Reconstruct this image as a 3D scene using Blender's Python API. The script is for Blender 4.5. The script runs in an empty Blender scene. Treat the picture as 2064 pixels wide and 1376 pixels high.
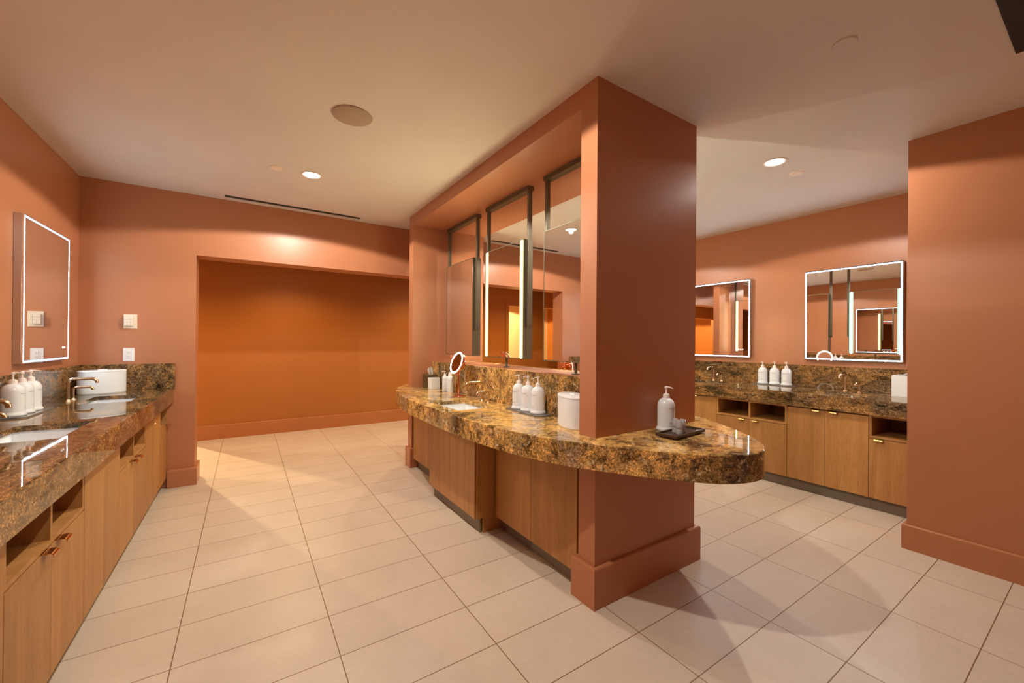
import bpy, bmesh, math, random
from mathutils import Vector, Matrix
random.seed(7)
D = bpy.data
scn = bpy.context.scene
COL = scn.collection
PI = math.pi

# ---------------------------------------------------------------- camera
W_PX, F_PX = 2064.0, 815.2
YAW, PITCH, ROLL, CAM_H = 0.5814, 0.0028, 0.0077, 1.3744
cam = D.objects.new('camera', D.cameras.new('camera'))
COL.objects.link(cam)
Fv = Vector((math.sin(YAW)*math.cos(PITCH), math.cos(YAW)*math.cos(PITCH), math.sin(PITCH)))
Rv = Vector((math.cos(YAW), -math.sin(YAW), 0))
Uv = Rv.cross(Fv)
R2 = Rv*math.cos(ROLL) + Uv*math.sin(ROLL)
U2 = Uv*math.cos(ROLL) - Rv*math.sin(ROLL)
M = Matrix((R2, U2, -Fv)).transposed().to_4x4()
M.translation = Vector((0, 0, CAM_H))
cam.matrix_world = M
cam.data.sensor_width = 36
cam.data.sensor_fit = 'HORIZONTAL'
cam.data.lens = F_PX/W_PX*36
cam.data.clip_start = 0.03
scn.camera = cam

# ---------------------------------------------------------------- world, exposure
wd = D.worlds.new('world'); scn.world = wd; wd.use_nodes = True
wd.node_tree.nodes['Background'].inputs[0].default_value = (1.0, 0.78, 0.6, 1)
wd.node_tree.nodes['Background'].inputs[1].default_value = 0.0
scn.view_settings.view_transform = 'Standard'
scn.view_settings.look = 'None'
scn.view_settings.exposure = 0.85
scn.view_settings.gamma = 1
scn.view_settings.use_curve_mapping = False
cy = scn.cycles
cy.max_bounces = 12; cy.diffuse_bounces = 7; cy.glossy_bounces = 8; cy.transmission_bounces = 8
cy.caustics_reflective = False; cy.caustics_refractive = False
cy.sample_clamp_indirect = 4.0
cy.use_denoising = True

# key heights and planes (metres)
CEIL = 2.768
XL, XR, YB = -1.198, 5.036, 4.909
LIGHTS = [(0.447, 3.757), (0.47, 1.50), (3.41, 3.757), (3.358, 1.479), (0.47, -0.8), (3.0, -1.3)]  # last two are unseen lamps added behind the camera to soften contrast
HALL_LIGHTS = [(-1.3, 5.95), (0.55, 5.95), (2.6, 5.95), (4.4, 5.95)]
HALL_CEIL = 2.5
WARM = (1.0, 0.92, 0.81)

def spot(name, loc, power, angle=130, blend=0.6, size=0.05, col=WARM, aim=None):
    l = D.lights.new(name, 'SPOT'); l.energy = power; l.spot_size = math.radians(angle)
    l.spot_blend = blend; l.shadow_soft_size = size; l.color = col
    o = D.objects.new(name, l); COL.objects.link(o); o.location = loc
    if aim:
        o.rotation_euler = (Vector(aim)-Vector(loc)).to_track_quat('-Z', 'Y').to_euler()
    return o

# ---------------------------------------------------------------- materials
def mat(name, col, rough=0.5, metal=0.0, spec=0.5, emit=None, estr=0.0, trans=0.0, ior=1.45, coat=0.0):
    m = D.materials.new(name); m.use_nodes = True
    b = m.node_tree.nodes['Principled BSDF']
    b.inputs['Base Color'].default_value = (*col, 1)
    b.inputs['Roughness'].default_value = rough
    b.inputs['Metallic'].default_value = metal
    b.inputs['Specular IOR Level'].default_value = spec
    b.inputs['Transmission Weight'].default_value = trans
    b.inputs['IOR'].default_value = ior
    b.inputs['Coat Weight'].default_value = coat
    if emit:
        b.inputs['Emission Color'].default_value = (*emit, 1)
        b.inputs['Emission Strength'].default_value = estr
    return m

def nt(m):
    return m.node_tree, m.node_tree.nodes, m.node_tree.links, m.node_tree.nodes['Principled BSDF']

def node(t, kind, **kw):
    n = t.nodes.new(kind)
    for k, v in kw.items():
        if k in n.inputs.keys() if hasattr(n.inputs, 'keys') else False:
            n.inputs[k].default_value = v
        else:
            setattr(n, k, v)
    return n

def ramp(t, stops, interp='LINEAR'):
    r = t.nodes.new('ShaderNodeValToRGB'); r.color_ramp.interpolation = interp
    e = r.color_ramp.elements
    while len(e) < len(stops): e.new(0.5)
    for i, (p, c) in enumerate(stops):
        e[i].position = p; e[i].color = (*c, 1) if len(c) == 3 else c
    return r

def noise(t, vec, scale, detail=4, rough=0.6, dist=0.0):
    n = t.nodes.new('ShaderNodeTexNoise'); n.inputs['Scale'].default_value = scale
    n.inputs['Detail'].default_value = detail; n.inputs['Roughness'].default_value = rough
    n.inputs['Distortion'].default_value = dist
    t.links.new(vec, n.inputs['Vector'])
    return n

def mixc(t, a, b, fac, mode='MIX'):
    n = t.nodes.new('ShaderNodeMix'); n.data_type = 'RGBA'; n.blend_type = mode
    for sock, v in ((n.inputs[0], fac), (n.inputs[6], a), (n.inputs[7], b)):
        if hasattr(v, 'links') or hasattr(v, 'is_linked'): t.links.new(v, sock)
        elif isinstance(v, (int, float)): sock.default_value = v
        else: sock.default_value = (*v, 1)
    return n.outputs[2]

def paint(name, col, rough=0.42, bump=0.03):
    m = mat(name, col, rough, spec=0.4)
    t, ns, ls, b = nt(m)
    tc = ns.new('ShaderNodeTexCoord')
    n1 = noise(t, tc.outputs['Object'], 1.3, 3)
    r = ramp(t, [(0.3, tuple(c*0.96 for c in col)), (0.7, tuple(min(1, c*1.03) for c in col))])
    ls.new(n1.outputs[0], r.inputs[0]); ls.new(r.outputs[0], b.inputs['Base Color'])
    n2 = noise(t, tc.outputs['Object'], 160, 3)
    bp = ns.new('ShaderNodeBump'); bp.inputs['Strength'].default_value = bump; bp.inputs['Distance'].default_value = 0.01
    ls.new(n2.outputs[0], bp.inputs['Height']); ls.new(bp.outputs[0], b.inputs['Normal'])
    return m

TERRA = (0.445, 0.180, 0.086)
M_WALL = paint('terracotta_paint', TERRA, 0.36)
M_BASE = paint('terracotta_trim', TERRA, 0.3, 0.01)
M_CEIL = paint('ceiling_paint', (0.66, 0.585, 0.52), 0.8)
M_HALL = paint('terracotta_hall_light', (0.36, 0.122, 0.020), 0.5)  # same terracotta as the room, with the hall's dim orange light mixed in

def make_floor_mat():
    m = mat('floor_tile', (0.7, 0.55, 0.4), 0.38, spec=0.4)
    t, ns, ls, b = nt(m)
    tc = ns.new('ShaderNodeTexCoord')
    mp = ns.new('ShaderNodeMapping'); mp.inputs['Location'].default_value = (0.2549, -2.189, 0)
    ls.new(tc.outputs['Object'], mp.inputs[0])
    br = ns.new('ShaderNodeTexBrick')
    br.offset = 0.0; br.squash = 1.0
    br.inputs['Scale'].default_value = 1.0
    br.inputs['Brick Width'].default_value = 0.61
    br.inputs['Row Height'].default_value = 0.3044
    br.inputs['Mortar Size'].default_value = 0.0022
    br.inputs['Mortar Smooth'].default_value = 0.1
    br.inputs['Bias'].default_value = 0.0
    br.inputs['Color1'].default_value = (0, 0, 0, 1); br.inputs['Color2'].default_value = (1, 1, 1, 1)
    br.inputs['Mortar'].default_value = (0.5, 0.5, 0.5, 1)
    ls.new(mp.outputs[0], br.inputs['Vector'])
    tile = ramp(t, [(0, (0.62, 0.525, 0.43)), (1, (0.66, 0.565, 0.467))])
    ls.new(br.outputs['Color'], tile.inputs[0])
    n1 = noise(t, tc.outputs['Object'], 2.5, 6, 0.7, 0.4)
    r1 = ramp(t, [(0.3, (0.92, 0.90, 0.88)), (0.65, (1.0, 1.0, 1.0))])
    ls.new(n1.outputs[0], r1.inputs[0])
    c = mixc(t, tile.outputs[0], r1.outputs[0], 1.0, 'MULTIPLY')
    mp2 = ns.new('ShaderNodeMapping'); mp2.inputs['Scale'].default_value = (6, 30, 1)
    ls.new(tc.outputs['Object'], mp2.inputs[0])
    n2 = noise(t, mp2.outputs[0], 3, 5, 0.7)
    r2 = ramp(t, [(0.35, (0.955, 0.95, 0.94)), (0.6, (1, 1, 1))])
    ls.new(n2.outputs[0], r2.inputs[0])
    c = mixc(t, c, r2.outputs[0], 1.0, 'MULTIPLY')
    # a darker scuff here and there
    n3 = noise(t, tc.outputs['Object'], 9, 8, 0.8)
    r3 = ramp(t, [(0.70, (0, 0, 0)), (0.78, (1, 1, 1))])
    ls.new(n3.outputs[0], r3.inputs[0])
    c = mixc(t, c, (0.40, 0.28, 0.18), r3.outputs[0])
    c = mixc(t, c, (0.20, 0.115, 0.05), br.outputs['Fac'])
    ls.new(c, b.inputs['Base Color'])
    bp = ns.new('ShaderNodeBump'); bp.inputs['Strength'].default_value = 0.4; bp.inputs['Distance'].default_value = 0.002
    inv = ns.new('ShaderNodeMath'); inv.operation = 'SUBTRACT'; inv.inputs[0].default_value = 1.0
    ls.new(br.outputs['Fac'], inv.inputs[1])
    ls.new(inv.outputs[0], bp.inputs['Height']); ls.new(bp.outputs[0], b.inputs['Normal'])
    return m
M_FLOOR = make_floor_mat()

def make_wood():
    m = mat('oak_veneer', (0.4, 0.2, 0.08), 0.42, spec=0.35)
    t, ns, ls, b = nt(m)
    tc = ns.new('ShaderNodeTexCoord')
    oi = ns.new('ShaderNodeObjectInfo')
    mul = ns.new('ShaderNodeMath'); mul.operation = 'MULTIPLY'; mul.inputs[1].default_value = 37.0
    ls.new(oi.outputs['Random'], mul.inputs[0])
    cb = ns.new('ShaderNodeCombineXYZ'); ls.new(mul.outputs[0], cb.inputs[0]); ls.new(mul.outputs[0], cb.inputs[2])
    ad = ns.new('ShaderNodeVectorMath'); ad.operation = 'ADD'
    ls.new(tc.outputs['Object'], ad.inputs[0]); ls.new(cb.outputs[0], ad.inputs[1])
    mp = ns.new('ShaderNodeMapping'); mp.inputs['Scale'].default_value = (1, 1, 0.07)
    ls.new(ad.outputs[0], mp.inputs[0])
    n1 = noise(t, mp.outputs[0], 11, 6, 0.6, 0.8)
    r1 = ramp(t, [(0.25, (0.335, 0.155, 0.048)), (0.5, (0.42, 0.202, 0.064)), (0.75, (0.50, 0.255, 0.090))])
    ls.new(n1.outputs[0], r1.inputs[0])
    n2 = noise(t, mp.outputs[0], 170, 4, 0.7)
    r2 = ramp(t, [(0.36, (0.80, 0.75, 0.7)), (0.55, (1, 1, 1))])
    ls.new(n2.outputs[0], r2.inputs[0])
    c = mixc(t, r1.outputs[0], r2.outputs[0], 0.8, 'MULTIPLY')
    hs = ns.new('ShaderNodeHueSaturation')
    mr = ns.new('ShaderNodeMapRange'); mr.inputs[3].default_value = 0.9; mr.inputs[4].default_value = 1.1
    ls.new(oi.outputs['Random'], mr.inputs[0]); ls.new(mr.outputs[0], hs.inputs['Value'])
    ls.new(c, hs.inputs['Color']); ls.new(hs.outputs[0], b.inputs['Base Color'])
    return m
M_WOOD = make_wood()

def make_granite(name, regions, macro, fleck, stretch=(1, 1, 1), rot=(0.3, 0.5, 0.6), val=1.0, crystal=1.0, top=0.45):
    m = mat(name, (0.3, 0.18, 0.05), 0.025, spec=0.42)
    t, ns, ls, b = nt(m)
    tc = ns.new('ShaderNodeTexCoord')
    mp = ns.new('ShaderNodeMapping'); mp.inputs['Rotation'].default_value = rot
    mp.inputs['Scale'].default_value = stretch
    ls.new(tc.outputs['Object'], mp.inputs[0])
    nw = noise(t, mp.outputs[0], 2.6, 3, 0.55)
    sub = ns.new('ShaderNodeVectorMath'); sub.operation = 'SUBTRACT'; sub.inputs[1].default_value = (0.5, 0.5, 0.5)
    ls.new(nw.outputs['Color'], sub.inputs[0])
    sc = ns.new('ShaderNodeVectorMath'); sc.operation = 'SCALE'; sc.inputs['Scale'].default_value = 0.30
    ls.new(sub.outputs[0], sc.inputs[0])
    ad = ns.new('ShaderNodeVectorMath'); ad.operation = 'ADD'
    ls.new(mp.outputs[0], ad.inputs[0]); ls.new(sc.outputs[0], ad.inputs[1])
    big = noise(t, ad.outputs[0], 3.4, 9, 0.68, 0.25)
    rb = ramp(t, regions)
    ls.new(big.outputs[0], rb.inputs[0])
    c = rb.outputs[0]
    m2 = noise(t, ad.outputs[0], 1.9, 5, 0.6, 0.5)
    rm = ramp(t, macro)
    ls.new(m2.outputs[0], rm.inputs[0])
    c = mixc(t, c, rm.outputs[0], 0.9, 'MULTIPLY')
    # crystals of two sizes, broken up by fine noise
    fn = noise(t, ad.outputs[0], 40, 4, 0.7)
    fs = ns.new('ShaderNodeVectorMath'); fs.operation = 'SCALE'; fs.inputs['Scale'].default_value = 0.022
    ls.new(fn.outputs['Color'], fs.inputs[0])
    a2 = ns.new('ShaderNodeVectorMath'); a2.operation = 'ADD'
    ls.new(tc.outputs['Object'], a2.inputs[0]); ls.new(fs.outputs[0], a2.inputs[1])
    geo = ns.new('ShaderNodeNewGeometry'); sx_ = ns.new('ShaderNodeSeparateXYZ'); ls.new(geo.outputs['True Normal'], sx_.inputs[0])
    up = ns.new('ShaderNodeMath'); up.operation = 'ABSOLUTE'; ls.new(sx_.outputs['Z'], up.inputs[0])
    cf = ns.new('ShaderNodeMapRange'); cf.inputs[3].default_value = 1.0; cf.inputs[4].default_value = top; ls.new(up.outputs[0], cf.inputs[0])
    for scale, fac, stops in ((75, 0.30*crystal, [(0.0, (0.10, 0.07, 0.05)), (0.25, (0.45, 0.40, 0.34)), (0.5, (0.9, 0.85, 0.78)), (0.8, (1.5, 1.35, 1.1))]),
                              (210, 0.70*crystal, [(0.0, (0.16, 0.12, 0.09)), (0.22, (0.55, 0.50, 0.45)), (0.5, (1.0, 0.96, 0.9)), (0.85, (1.7, 1.6, 1.45))])):
        vo = ns.new('ShaderNodeTexVoronoi'); vo.inputs['Scale'].default_value = scale
        ls.new(a2.outputs[0], vo.inputs['Vector'])
        sp = ns.new('ShaderNodeSeparateColor'); ls.new(vo.outputs['Color'], sp.inputs[0])
        rv = ramp(t, stops, 'CONSTANT'); ls.new(sp.outputs[0], rv.inputs[0])
        fm = ns.new('ShaderNodeMath'); fm.operation = 'MULTIPLY'; fm.inputs[1].default_value = fac; ls.new(cf.outputs[0], fm.inputs[0])
        c = mixc(t, c, rv.outputs[0], fm.outputs[0], 'MULTIPLY')
    n3 = noise(t, ad.outputs[0], 13, 10, 0.78, 0.3)
    r3 = ramp(t, [(0.40, (0.10, 0.075, 0.055)), (0.485, (1, 1, 1))])
    ls.new(n3.outputs[0], r3.inputs[0])
    c = mixc(t, c, r3.outputs[0], 0.85, 'MULTIPLY')
    n4 = noise(t, ad.outputs[0], 30, 6, 0.7)
    r4 = ramp(t, [(0.58, (0, 0, 0)), (0.66, (1, 1, 1))])
    ls.new(n4.outputs[0], r4.inputs[0])
    c = mixc(t, c, fleck, r4.outputs[0])
    hs = ns.new('ShaderNodeHueSaturation'); hs.inputs['Value'].default_value = val; hs.inputs['Hue'].default_value = 0.512; hs.inputs['Saturation'].default_value = 0.88
    ls.new(c, hs.inputs['Color'])
    ls.new(hs.outputs[0], b.inputs['Base Color'])
    return m
M_GRAN = make_granite('gold_granite', [(0.28, (0.04, 0.025, 0.012)), (0.38, (0.20, 0.105, 0.03)), (0.45, (0.50, 0.25, 0.045)), (0.50, (0.66, 0.36, 0.07)),
    (0.55, (0.36, 0.19, 0.06)), (0.60, (0.50, 0.33, 0.19)), (0.66, (0.17, 0.12, 0.085)), (0.74, (0.42, 0.24, 0.09))],
    [(0.36, (0.34, 0.36, 0.42)), (0.45, (0.85, 0.75, 0.65)), (0.52, (1.25, 1.15, 0.9)), (0.59, (0.95, 0.85, 0.8)), (0.66, (0.55, 0.62, 0.75)), (0.74, (1.0, 0.8, 0.6))], (0.58, 0.42, 0.24), val=1.25)
M_GRAN_SIDE = make_granite('brown_granite', [(0.28, (0.03, 0.022, 0.014)), (0.38, (0.12, 0.07, 0.03)), (0.46, (0.32, 0.155, 0.04)), (0.50, (0.42, 0.20, 0.055)),
    (0.55, (0.20, 0.105, 0.045)), (0.61, (0.34, 0.20, 0.11)), (0.68, (0.09, 0.065, 0.045)), (0.76, (0.30, 0.15, 0.05))],
    [(0.36, (0.40, 0.40, 0.40)), (0.46, (0.9, 0.85, 0.75)), (0.54, (1.35, 1.15, 0.85)), (0.62, (0.8, 0.8, 0.8)), (0.72, (1.0, 0.8, 0.6))], (0.40, 0.25, 0.10), stretch=(1.6, 0.6, 1.3), rot=(0.0, 0.35, 0.12), val=0.85, top=0.9)

M_WHITE = mat('white_glaze', (0.80, 0.85, 0.88), 0.16, spec=0.5)
M_BOTTLE = mat('white_bottle_plastic', (0.79, 0.84, 0.88), 0.2, spec=0.5, coat=0.3)
M_PUMP = mat('white_pump_plastic', (0.85, 0.80, 0.77), 0.35)
M_BASIN = mat('white_ceramic', (0.84, 0.89, 0.93), 0.08)
M_INK = mat('black_ink', (0.03, 0.028, 0.025), 0.6)
M_MIRROR = mat('mirror_silver', (0.93, 0.93, 0.92), 0.0, 1.0)
M_COPPER = mat('rose_copper', (0.90, 0.40, 0.24), 0.12, 1.0)
M_BRONZE = mat('brushed_bronze', (0.68, 0.49, 0.31), 0.25, 1.0)
M_BRASS = mat('satin_brass', (0.86, 0.60, 0.20), 0.25, 1.0)
M_DARKMETAL = mat('dark_bronze_frame', (0.15, 0.125, 0.075), 0.42, 0.35)
M_CHROME = mat('chrome', (0.85, 0.85, 0.86), 0.05, 1.0)
M_ALU = mat('brushed_aluminium', (0.6, 0.6, 0.62), 0.3, 1.0)
M_BLACK = mat('black_grille', (0.012, 0.010, 0.009), 0.6)
M_TOE = mat('grey_toe_laminate', (0.17, 0.135, 0.10), 0.5)
M_DARKWOOD = mat('dark_wood_stain', (0.075, 0.040, 0.020), 0.35)
M_OLIVE = mat('bronze_box', (0.16, 0.115, 0.05), 0.3, 0.5)
M_TISSUE = mat('tissue_paper', (0.88, 0.87, 0.86), 0.9)
M_LED = mat('cool_led', (1, 1, 1), 0.5, emit=(0.72, 0.88, 1.0), estr=68)
M_LEDW = mat('warm_led', (1, 1, 1), 0.5, emit=(1.0, 0.88, 0.53), estr=125)
M_LEDG = mat('mint_led', (1, 1, 1), 0.5, emit=(0.95, 1.0, 0.80), estr=125)
M_LED_B = mat('cool_led_halo', (0.05, 0.06, 0.07), 0.5, emit=(0.38, 0.68, 1.0), estr=0.60)  # dim blue emission painting the halo beside the bright LED core
M_LEDW_B = mat('warm_led_halo', (0.06, 0.06, 0.05), 0.5, emit=(1.0, 0.96, 0.42), estr=0.58)  # yellow glow painted along both edges of the white core
M_LEDG_B = mat('mint_led_halo', (0.05, 0.06, 0.05), 0.5, emit=(0.62, 1.0, 0.78), estr=0.58)  # mint halo painted as weak emission beside its core
M_RING = mat('ring_led', (1, 1, 1), 0.5, emit=(1.0, 0.86, 0.70), estr=4.0)
M_LAMP = mat('downlight_lens', (1, 1, 1), 0.5, emit=(1.0, 0.90, 0.75), estr=28)
M_ICON = mat('touch_icon', (1, 1, 1), 0.5, emit=(0.85, 0.95, 0.85), estr=0.7)
M_SPEAK = mat('speaker_mesh', (0.40, 0.29, 0.21), 0.85)
M_DISC = mat('sprinkler_cover', (0.80, 0.66, 0.53), 0.6)
M_PLATE = mat('ivory_plate', (0.78, 0.68, 0.55), 0.4)
M_PLATEW = mat('white_plate', (0.80, 0.78, 0.78), 0.35)
M_GROOVE = mat('groove_grey', (0.30, 0.24, 0.18), 0.6)
M_GREEN = mat('green_tab', (0.02, 0.16, 0.06), 0.4)
M_CUP = mat('clear_cup', (0.93, 0.93, 0.94), 0.12, trans=0.55, ior=1.3)
M_TRAY = mat('smoked_acrylic', (0.62, 0.58, 0.55), 0.08, trans=0.7, ior=1.3)
M_BEIGE = paint('beige_paint', (0.62, 0.45, 0.24), 0.6)

# ---------------------------------------------------------------- mesh helpers
class MB:
    def __init__(s): s.bm = bmesh.new()
    def box(s, x0, y0, z0, x1, y1, z1, bev=0.0, seg=2):
        if x0 > x1: x0, x1 = x1, x0
        if y0 > y1: y0, y1 = y1, y0
        if z0 > z1: z0, z1 = z1, z0
        v = [s.bm.verts.new(p) for p in ((x0,y0,z0),(x1,y0,z0),(x1,y1,z0),(x0,y1,z0),(x0,y0,z1),(x1,y0,z1),(x1,y1,z1),(x0,y1,z1))]
        f = [s.bm.faces.new([v[i] for i in q]) for q in ((3,2,1,0),(4,5,6,7),(0,1,5,4),(1,2,6,5),(2,3,7,6),(3,0,4,7))]
        if bev:
            es = list({e for fc in f for e in fc.edges})
            bmesh.ops.bevel(s.bm, geom=es, offset=bev, segments=seg, profile=0.5, affect='EDGES')
        return s
    def lathe(s, prof, c=(0,0,0), n=32, sx=1.0, sy=1.0):
        rings = []
        for r, z in prof:
            if r < 1e-6: rings.append([s.bm.verts.new((c[0], c[1], c[2]+z))])
            else: rings.append([s.bm.verts.new((c[0]+sx*r*math.cos(2*PI*i/n), c[1]+sy*r*math.sin(2*PI*i/n), c[2]+z)) for i in range(n)])
        for a, b in zip(rings, rings[1:]):
            for i in range(n):
                j = (i+1) % n
                if len(a) == 1 and len(b) == 1: continue
                if len(a) == 1: s.bm.faces.new((a[0], b[j], b[i])) if False else s.bm.faces.new((a[0], b[i], b[j]))
                elif len(b) == 1: s.bm.faces.new((a[i], a[j], b[0]))
                else: s.bm.faces.new((a[i], a[j], b[j], b[i]))
        return s
    def tube(s, pts, r, n=14, caps=True):
        pts = [Vector(p) for p in pts]
        if not hasattr(r, '__len__'): r = [r]*len(pts)
        rings = []; up = None
        for i, p in enumerate(pts):
            d = (pts[min(i+1, len(pts)-1)] - pts[max(i-1, 0)]).normalized()
            if up is None:
                up = Vector((0,0,1)) if abs(d.z) < 0.9 else Vector((1,0,0))
            a = d.cross(up).normalized(); b = a.cross(d).normalized(); up = b
            rings.append([s.bm.verts.new(p + a*r[i]*math.cos(2*PI*k/n) + b*r[i]*math.sin(2*PI*k/n)) for k in range(n)])
        for A, B in zip(rings, rings[1:]):
            for k in range(n):
                s.bm.faces.new((A[k], A[(k+1)%n], B[(k+1)%n], B[k]))
        if caps:
            s.bm.faces.new(rings[0]); s.bm.faces.new(rings[-1])
        return s
    def prism(s, pts, z0, z1):
        a = [s.bm.verts.new((x, y, z0)) for x, y in pts]; b = [s.bm.verts.new((x, y, z1)) for x, y in pts]
        n = len(pts)
        for i in range(n): s.bm.faces.new((a[i], a[(i+1)%n], b[(i+1)%n], b[i]))
        s.bm.faces.new(a); s.bm.faces.new(b)
        return s
    def quad(s, *p):
        s.bm.faces.new([s.bm.verts.new(q) for q in p]); return s
    def xform(s, m):
        bmesh.ops.transform(s.bm, matrix=m, verts=s.bm.verts); return s
    def build(s, name, material, parent=None, smooth=None, loc=None, weld=False):
        if weld: bmesh.ops.remove_doubles(s.bm, verts=s.bm.verts, dist=1e-5)
        bmesh.ops.recalc_face_normals(s.bm, faces=s.bm.faces)
        me = D.meshes.new(name); s.bm.to_mesh(me); s.bm.free()
        me.materials.append(material)
        o = D.objects.new(name, me); COL.objects.link(o)
        if smooth:
            for p in me.polygons: p.use_smooth = True
            me.set_sharp_from_angle(angle=math.radians(smooth))
        if parent:
            o.parent = parent
            if loc is None:                    # mesh is in world coordinates
                q = Vector((0,0,0)); w = parent
                while w: q += w.location; w = w.parent
                o.location = -q
            else: o.location = loc
        elif loc is not None: o.location = loc
        return o

def thing(name, label, cat, loc=(0,0,0), rz=0.0, group=None):
    o = D.objects.new(name, None); COL.objects.link(o)
    o.empty_display_size = 0.05
    o.location = loc; o.rotation_euler = (0, 0, rz)
    o['label'] = label; o['category'] = cat
    if group: o['group'] = group
    return o

def tag(o, label, cat, group=None):
    o['label'] = label; o['category'] = cat
    if group: o['group'] = group
    return o

def struct(name, mb, m, label=None):
    o = mb.build(name, m); o['kind'] = 'structure'
    if label: o['label'] = label
    return o

def children(o): return [c for c in D.objects if c.parent == o]
def copy_tree(o, parent=None):
    c = o.copy(); COL.objects.link(c)
    if parent: c.parent = parent
    for ch in children(o): copy_tree(ch, c)
    return c

def place(o, loc, rz, label, group=None):
    o.location = loc; o.rotation_euler = (0, 0, rz); o['label'] = label
    if group: o['group'] = group
    return o

def arc(cx, cy_, r, a0, a1, n=8):
    return [(cx+r*math.cos(a0+(a1-a0)*i/n), cy_+r*math.sin(a0+(a1-a0)*i/n)) for i in range(n+1)]

def rrect(x0, y0, x1, y1, r, n=6):
    return (arc(x1-r, y0+r, r, -PI/2, 0, n) + arc(x1-r, y1-r, r, 0, PI/2, n) +
            arc(x0+r, y1-r, r, PI/2, PI, n) + arc(x0+r, y0+r, r, PI, 1.5*PI, n))

def area(p): return 0.5*sum(p[i][0]*p[(i+1)%len(p)][1]-p[(i+1)%len(p)][0]*p[i][1] for i in range(len(p)))
def offset(p, d):                              # inward for CCW
    if area(p) < 0: p = p[::-1]
    n = len(p); out = []
    for i in range(n):
        a, b, c = Vector(p[i-1]), Vector(p[i]), Vector(p[(i+1)%n])
        e1 = (b-a).normalized(); e2 = (c-b).normalized()
        n1 = Vector((-e1.y, e1.x)); n2 = Vector((-e2.y, e2.x))
        m = (n1+n2); m = m/ max(0.3, m.dot(n1))
        out.append((b.x+m.x*d, b.y+m.y*d))
    return out

def slab(outer, holes, ztop, zbot, thick=0.03, apron=0.03, cham=0.004):
    """A stone top THICK deep with an apron down to ZBOT along its edge."""
    mb = MB(); bm = mb.bm
    if area(outer) < 0: outer = outer[::-1]
    def loop(pts, z): return [bm.verts.new((x, y, z)) for x, y in pts]
    def side(A, B):
        n = len(A)
        for i in range(n): bm.faces.new((A[i], A[(i+1)%n], B[(i+1)%n], B[i]))
    def edges(L):
        out = []
        for i in range(len(L)):
            e = bm.edges.get((L[i], L[(i+1)%len(L)]))
            out.append(e or bm.edges.new((L[i], L[(i+1)%len(L)])))
        return out
    o0 = loop(outer, zbot); o1 = loop(outer, ztop-cham); o2 = loop(offset(outer, cham), ztop)
    side(o0, o1); side(o1, o2)
    inn = offset(outer, apron)
    i0 = loop(inn, zbot); i1 = loop(inn, ztop-thick)
    side(o0, i0); side(i0, i1)
    te = edges(o2); be = edges(i1)
    for h in holes:
        a = loop(h, ztop); b_ = loop(h, ztop-thick); side(a, b_)
        te += edges(a); be += edges(b_)
    bmesh.ops.triangle_fill(bm, use_beauty=True, edges=te)
    bmesh.ops.triangle_fill(bm, use_beauty=True, edges=be)
    return mb

def catmull(pts, n=5):
    out = []
    for i in range(len(pts)-1):
        p0 = pts[max(i-1, 0)]; p1 = pts[i]; p2 = pts[i+1]; p3 = pts[min(i+2, len(pts)-1)]
        for k in range(n):
            t = k/n
            out.append(tuple(0.5*((2*p1[j])+(-p0[j]+p2[j])*t+(2*p0[j]-5*p1[j]+4*p2[j]-p3[j])*t*t+(-p0[j]+3*p1[j]-3*p2[j]+p3[j])*t**3) for j in (0, 1)))
    out.append(pts[-1]); return out

def text_mesh(txt, size, wrap_r=None, spacing=1.0):
    """Flat text in the local XZ plane facing -Y (or wrapped on a cylinder of radius WRAP_R); returns a bmesh builder."""
    cu = D.curves.new('lettering', 'FONT'); cu.body = txt; cu.size = size; cu.align_x = 'CENTER'; cu.align_y = 'CENTER'
    cu.space_character = spacing; cu.resolution_u = 2
    o = D.objects.new('tmp', cu); COL.objects.link(o)
    dg = bpy.context.evaluated_depsgraph_get()
    me = D.meshes.new_from_object(o.evaluated_get(dg))
    COL.objects.unlink(o); D.objects.remove(o)
    mb = MB(); mb.bm.from_mesh(me); D.meshes.remove(me)
    for v in mb.bm.verts:
        x, y = v.co.x, v.co.y
        if wrap_r: v.co = (wrap_r*math.sin(x/wrap_r), -wrap_r*math.cos(x/wrap_r), y)
        else: v.co = (x, 0, y)
    return mb

# ================================================================ THE SETTING
struct('floor', MB().box(-4.5, -3.2, -0.05, 8.2, 9.6, 0), M_FLOOR)
struct('ceiling', MB().box(-1.5, -3.2, CEIL, 5.4, YB+0.01, CEIL+0.1), M_CEIL)
struct('wall_left', MB().box(XL-0.15, -3.0, 0, XL, YB, CEIL), M_WALL)
struct('wall_right', MB().box(XR, -3.0, 0, XR+0.15, YB, CEIL), M_WALL)
struct('wall_rear', MB().box(XL-0.15, -3.15, 0, XR+0.15, -3.0, CEIL), M_WALL)
OX0, OX1, OZ, BT = -0.406, 4.32, 2.19, 0.24
wb = MB()
wb.box(XL-0.15, YB, 0, OX0, YB+BT, CEIL); wb.box(OX1, YB, 0, XR+0.15, YB+BT, CEIL); wb.box(OX0, YB, OZ, OX1, YB+BT, CEIL)
struct('wall_back', wb, M_WALL)
struct('wall_block_right', MB().box(3.762, -3.0, 0, XR, 0.822, CEIL), M_WALL)
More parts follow.
